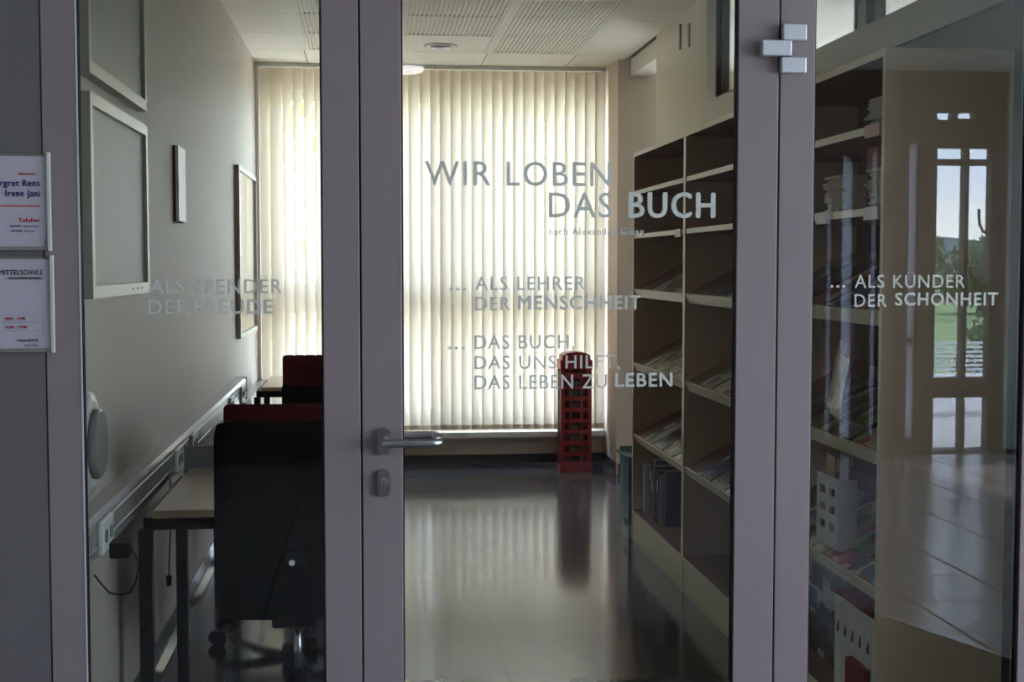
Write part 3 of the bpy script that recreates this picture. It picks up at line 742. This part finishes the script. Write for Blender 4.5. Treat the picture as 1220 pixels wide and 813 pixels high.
T_D = [("WIR LOBEN",0.132,0.571,1.666,1.722,0),("DAS",0.424,0.574,1.592,1.65,0),("BUCH",0.616,0.824,1.593,1.651,1),("nach Alexander Giese",0.424,0.652,1.551,1.567,0),
("ALS LEHRER",0.249,0.511,1.42,1.452,0),("DER",0.249,0.331,1.372,1.404,0),("MENSCHHEIT",0.351,0.645,1.374,1.406,1),
("DAS BUCH,",0.247,0.485,1.281,1.313,0),("DAS UNS HILFT,",0.247,0.595,1.233,1.264,0),("DAS LEBEN ZU",0.247,0.564,1.185,1.218,0),("LEBEN",0.585,0.723,1.188,1.22,1),
("...",0.188,0.227,1.42,1.452,0),("...",0.185,0.223,1.281,1.314,0)]
T_L = [("ALS SPENDER",-0.501,-0.202,1.414,1.446,0),("DER",-0.506,-0.414,1.367,1.399,0),("FREUDE",-0.401,-0.224,1.367,1.399,1)]
T_R = [("...",1.113,1.15,1.425,1.457,0),("ALS KÜNDER",1.174,1.453,1.424,1.455,0),("DER",1.174,1.255,1.378,1.408,0),("SCHÖNHEIT",1.277,1.538,1.381,1.411,1)]
for L_, P_ in ((T_D, gd), (T_L, g1), (T_R, g2)):
    for a in L_: lettering(*a, GY - .0002, m_text, P_)

# sign holders on the panel
def sign(z0, z1, label, dx=0):
    e = empty('sign_holder', (0, Y0, 0)); tag(e, label, 'sign')
    B('backplate', m_grey, -1.03, -.715 + dx, -.006, 0, z0, z1, e)
    B('sheet', m_paper, -1.02, -.722 + dx, -.009, -.0062, z0 + .006, z1 - .005, e)
    B('side_strip', m_lgrey, -.7215 + dx, -.714 + dx, -.016, -.0062, z0 - .004, z1 + .004, e, bev=.001)
    B('bottom_strip', m_grey, -1.03, -.722 + dx, -.014, -.0092, z0 - .002, z0 + .006, e); return e
s1 = sign(1.515, 1.729, 'upper white paper sign on the grey panel, with navy and red lines')
s2 = sign(1.284, 1.497, 'lower white paper sign on the grey panel, with boxed red times', .003)
sy = -.0093
lettering('Schulwarte', 0, -.747, 1.682, 1.688, 1, sy, m_redp, s1, 'print', .0003, True, .85)
lettering('Margret Rens', 0, -.738, 1.657, 1.671, 1, sy, m_navy, s1, 'print', .0003, True, .88)
lettering('Irene Jani', 0, -.738, 1.634, 1.648, 1, sy, m_navy, s1, 'print', .0003, True, .86)
B('printed_rule', m_redp, -.96, -.738, sy - .0003, sy, 1.611, 1.6135, s1)
lettering('Telefon', 0, -.741, 1.576, 1.585, 1, sy, m_redp, s1, 'print', .0003, True, 1)
lettering('08076000   Margret Rens', 0, -.742, 1.565, 1.569, 0, sy, m_navy, s1, 'print', .0003, True, .9)
lettering('08076000   Irene Jani', 0, -.750, 1.554, 1.558, 0, sy, m_navy, s1, 'print', .0003, True, .9)
lettering('MITTELSCHULE', 0, -.735, 1.457, 1.468, 0, sy, m_blk, s2, 'print', .0003, True, .8)
lettering('SCHULWARTE BRUNECK', 0, -.738, 1.447, 1.452, 1, sy, m_blk, s2, 'print', .0003, True, .8)
lettering('8.00 - 12.30', 0, -.775, 1.355, 1.361, 1, sy, m_redp, s2, 'print', .0003, True, .9)
lettering('14.00 - 17.00', 0, -.772, 1.336, 1.342, 1, sy, m_redp, s2, 'print', .0003, True, .9)
k = MB()
for z in (1.366, 1.349, 1.330): k.box(-.96, -.735, sy - .0002, sy, z, z + .0007)
k.box(-.7357, -.735, sy - .0002, sy, 1.3307, 1.366); k.build('printed_table', m_grey, s2)
lettering('Telefon 0474 553', 0, -.748, 1.306, 1.311, 1, sy, m_blk, s2, 'print', .0003, True, .8)
lettering('www.schule.it', 0, -.748, 1.296, 1.300, 0, sy, m_blk, s2, 'print', .0003, True, .8)

# ------------------------------------------------------------------ the entrance hall (seen as reflections)
m_tile = mat('grey_stone_tile', srgb(150, 146, 150), .22, var=.06, vscale=(3, 3, 3))
m_joint = mat('tile_joint', srgb(70, 66, 66), .8)
hf = tag(B('floor', m_joint, -2.4, 6.4, -4.1, 3.21, -.1, -.006), kind='structure')
tm = None
x = 2.37 - .47 * 9
while x < 6.0:
    y = 1.22 - .49 * 11
    while y < 3.1:
        if True:
            o = None
            if y + .49 <= 3.15 and y > -4.0:
                if tm is None: o = MB().box(.007, .463, .007, .483, -.006, 0).build('floor_tile', m_tile, hf); tm = o.data
                else: o = bpy.data.objects.new('floor_tile', tm); col.objects.link(o); o.parent = hf
                o.location = (x, y, 0)
        y += .49
    x += .47
tag(B('ceiling', m_hall, -2.4, 6.4, -4.1, Y0, 3.0, 3.15), kind='structure')
wall_x('wall_left', m_hall, -2.4, -2.3, -4.1, Y0, 0, 3.0)
wall_x('wall_right', m_hall, 6.2, 6.4, -4.1, Y1, 0, 3.0, [(-3.2, 2.9, .15, 2.85)])  # opening for the added window band that lights the hall
DOOR = [(4.458, 4.690, .0, .42), (4.722, 4.908, .0, .42), (4.458, 4.690, .58, 2.266), (4.722, 4.908, .58, 2.266), (4.458, 4.690, 2.312, 2.40), (4.722, 4.908, 2.312, 2.40),
        (3.57, 3.62, .1, 2.01), (3.69, 3.79, .1, 2.32), (3.93, 3.985, .1, 2.36), (4.23, 4.31, .1, .86), (4.23, 4.31, .9, 2.43), (4.45, 4.58, 2.62, 2.68), (4.62, 4.76, 2.63, 2.68), (4.27, 4.31, 2.59, 2.65)]
wall_y('wall_rear', m_wood, 1.2, 5.04, -4.0, -3.9, 0, 3.0, DOOR)
wall_y('wall_rear', m_hall, 5.04, 6.2, -4.0, -3.9, 0, 3.0)
wall_y('wall_rear', m_wood, -2.3, 1.2, -4.0, -3.9, 0, 3.0)
w6 = tag(empty('window_6', (0, -3.95, 0)), kind='structure')
for i, h in enumerate(DOOR):
    B('glass_pane', m_frost if 6 <= i <= 10 else m_glassw, h[0], h[1], -.003, .003, h[2], h[3], w6)
def arc_handle(cx, z0, z1, s):
    return [(cx + s * .10 * math.sin(math.pi * k / 10) , .09, z1 + (z0 - z1) * k / 10) for k in range(11)]
MB().tube([(4.80, .06, 1.92), (4.80, .08, 1.80), (4.83, .08, 1.74), (4.90, .08, 1.73)], .012, 8).build('door_pull', m_blackm, w6)
MB().tube([(4.73, .06, 1.46), (4.74, .08, 1.38), (4.80, .08, 1.32), (4.90, .08, 1.31)], .012, 8).build('door_pull', m_blackm, w6)
w7 = tag(empty('added_window', (6.3, 0, 0)), kind='structure')  # unseen window band, added to bring daylight onto the glazed front
for a in (-3.2, -1.2, .8, 2.84): B('window_frame', m_wood, -.04, .04, a, a + .06, .15, 2.85, w7)
for a in (-3.14, -1.14, .86): B('glass_pane', m_glassw, -.003, .003, a, a + 1.93, .15, 2.85, w7)
m_lampd = mat('lamp_diffuser', (1, .93, .95, 1), .5, emis=5)
for i, (x, y, lab) in enumerate(((.297, -3.75, 'round hall ceiling lamp close to the rear wall'), (2.4, -.6, 'round lamp added to brighten the hall, over the stone tiles'), (-.9, -.6, 'round lamp added to brighten the hall, over the plain floor'))):  # rear-wall lamp shows in the glass; the other two are added hall light
    e = empty('ceiling_lamp', (x, y, 3.0)); tag(e, lab, 'lamp', 'round ceiling lamps in the hall')
    MB().lathe([(.13, 0), (.13, -.05), (.12, -.06)], (0, 0, 0), 'z', 28).build('housing', m_white, e)
    MB().lathe([(.115, -.06), (.11, -.09), (.06, -.105)], (0, 0, 0), 'z', 28).build('diffuser', m_lampd, e)
dm = empty('doormat', (2.22, 1.25, 0), R(-20)); tag(dm, 'brown doormat with a metal edge on the hall tiles', 'doormat')
B('pile', m_mat, -1.4, .0, -.6, 1.2, 0, .014, dm); B('edge_strip', m_steel, 0, .025, -.6, 1.2, 0, .016, dm)

# ------------------------------------------------------------------ outdoors
tag(B('ground', m_grass, -150, 200, -170, -4.1, -.12, -.02), kind='structure')
tag(B('ground', mat('pale_bounce_gravel', srgb(196, 192, 182), .9, var=.06), -40, 40, YB + .2, 24, -.12, -.02), kind='structure')  # unseen ground, pale rather than grass to keep green bounce light out
tag(B('ground', m_grass, -100, 100, 24, 120, -.12, -.02), kind='structure')
tag(B('terrace', mat('terrace_paving', srgb(190, 188, 190), .8, var=.05), -2, 12, -9.0, -4.1, -.02, -.01), kind='structure')
def hill(y, h, name, m_):
    bm = bmesh.new(); n_ = 90; rows = []
    random.seed(3)
    for j, (dy, f) in enumerate(((60, 0), (30, .6), (0, 1), (-40, .5))):
        rows.append([bm.verts.new((-200 + 520 * i / n_, y + dy, -1 + f * h * (.7 + .3 * math.sin(i * .16 + 1) + .08 * math.sin(i * .5)))) for i in range(n_ + 1)])
    for j in range(3):
        for i in range(n_): f = bm.faces.new([rows[j][i], rows[j][i + 1], rows[j + 1][i + 1], rows[j + 1][i]]); f.smooth = True
    q = MB(); q.bm.free(); q.bm = bm; o = q.build(name, m_); tag(o, kind='structure')
hill(-240, 10.5, 'hill', m_hill)
def foliage(c, rad, n_, leaf, m_, parent, seed):
    rnd = random.Random(seed); vs, fs = [], []
    lobes = [(Vector((rnd.gauss(0, .38) * rad[0], rnd.gauss(0, .38) * rad[1], rnd.uniform(-.6, .7) * rad[2])), rnd.uniform(.35, .6)) for _ in range(9)]
    for _ in range(n_):
        lc_, lr = rnd.choice(lobes); d = Vector((rnd.gauss(0, 1), rnd.gauss(0, 1), rnd.gauss(0, 1))).normalized()
        p = Vector(c) + lc_ + Vector((d.x * rad[0], d.y * rad[1], d.z * rad[2])) * lr * rnd.uniform(.75, 1)
        a = Vector((rnd.gauss(0, 1), rnd.gauss(0, 1), rnd.gauss(0, 1))).normalized(); b_ = a.cross(d).normalized() if abs(a.dot(d)) < .99 else Vector((1, 0, 0))
        s = leaf * rnd.uniform(.6, 1.3); i = len(vs)
        vs += [p - a * s, p + b_ * s * .45, p + a * s, p - b_ * s * .45]; fs.append((i, i + 1, i + 2, i + 3))
    me = bpy.data.meshes.new('foliage'); me.from_pydata([tuple(v) for v in vs], [], fs); me.materials.append(m_)
    o = bpy.data.objects.new('foliage', me); col.objects.link(o); o.parent = parent; return o
def tree(x, y, h, r, label, m_, seed, n_=2600, leaf=.14, group='trees outside', cat='tree'):
    e = empty('leafy_tree' if cat == 'tree' else 'garden_shrub', (x, y, -.02)); tag(e, label, cat, group)
    if cat == 'tree': MB().tube([(0, 0, -.02), (.05, 0, h * .3), (0, .05, h * .75)], [r * .09, r * .07, r * .03], 8).build('trunk', m_bark, e)
    foliage((0, 0, h * .58 if cat == 'tree' else h * .5), (r, r, h * .42 if cat == 'tree' else h * .5), n_, leaf, m_, e, seed)
    return e
for i, (x, y, h, r) in enumerate(((-2.2, 16.5, 4.6, 1.7), (2.6, 18, 5.2, 1.9))):
    tree(x, y, h, r, ['bright green leafy tree outside the left half of the blind', 'bright green leafy tree outside the right half of the blind'][i], m_leafl, i, 620, .16, 'trees behind the blind')
# reflected garden: positions run along the reflected sight lines through the hall door
for i, (x, y, h, r) in enumerate(((14.8, -30, 2.3, 1.5), (18.6, -33, 2.1, 1.6), (23.0, -33, 2.2, 1.6), (10.0, -33, 2.3, 1.6), (27.5, -33, 2.2, 1.6))):
    tree(x, y, h, r, ['dark green garden tree reflected in the right pane, tallest of its row', 'pale green garden tree reflected right of the tallest', 'garden tree beyond the lawn on the right', 'garden tree beyond the lawn on the left', 'garden tree at the far right of the row'][i], m_leaf, 20 + i, 1600, .2, 'garden trees beyond the lawn')
for i, x in enumerate((6.2, 7.9, 9.6)):
    tree(x, -9.8, .95, .5, ['low green shrub behind the slatted bench, on the left', 'low green shrub behind the slatted bench, in the middle', 'low green shrub behind the slatted bench, on the right'][i], m_leaf, 40 + i, 1100, .06, 'low shrubs behind the bench', 'shrub')
be = empty('garden_bench', (5.3, -6.65, -.01)); tag(be, 'white slatted garden bench on the terrace outside the hall door', 'bench')
m_bw = mat('white_bench_paint', srgb(225, 225, 228), .5)
for k in range(7): B('back_slat', m_bw, 0, 1.4, 0, .02, .42 + k * .045, .445 + k * .045, be)
for k in range(4): B('seat_slat', m_bw, 0, 1.4, .05 + k * .1, .13 + k * .1, .38, .40, be)
for a in (.05, 1.3):
    B('leg', m_bw, a, a + .05, -.04, 0, 0, .74, be); B('leg', m_bw, a, a + .05, .42, .47, 0, .38, be); B('seat_support', m_bw, a, a + .05, 0, .42, .34, .38, be)
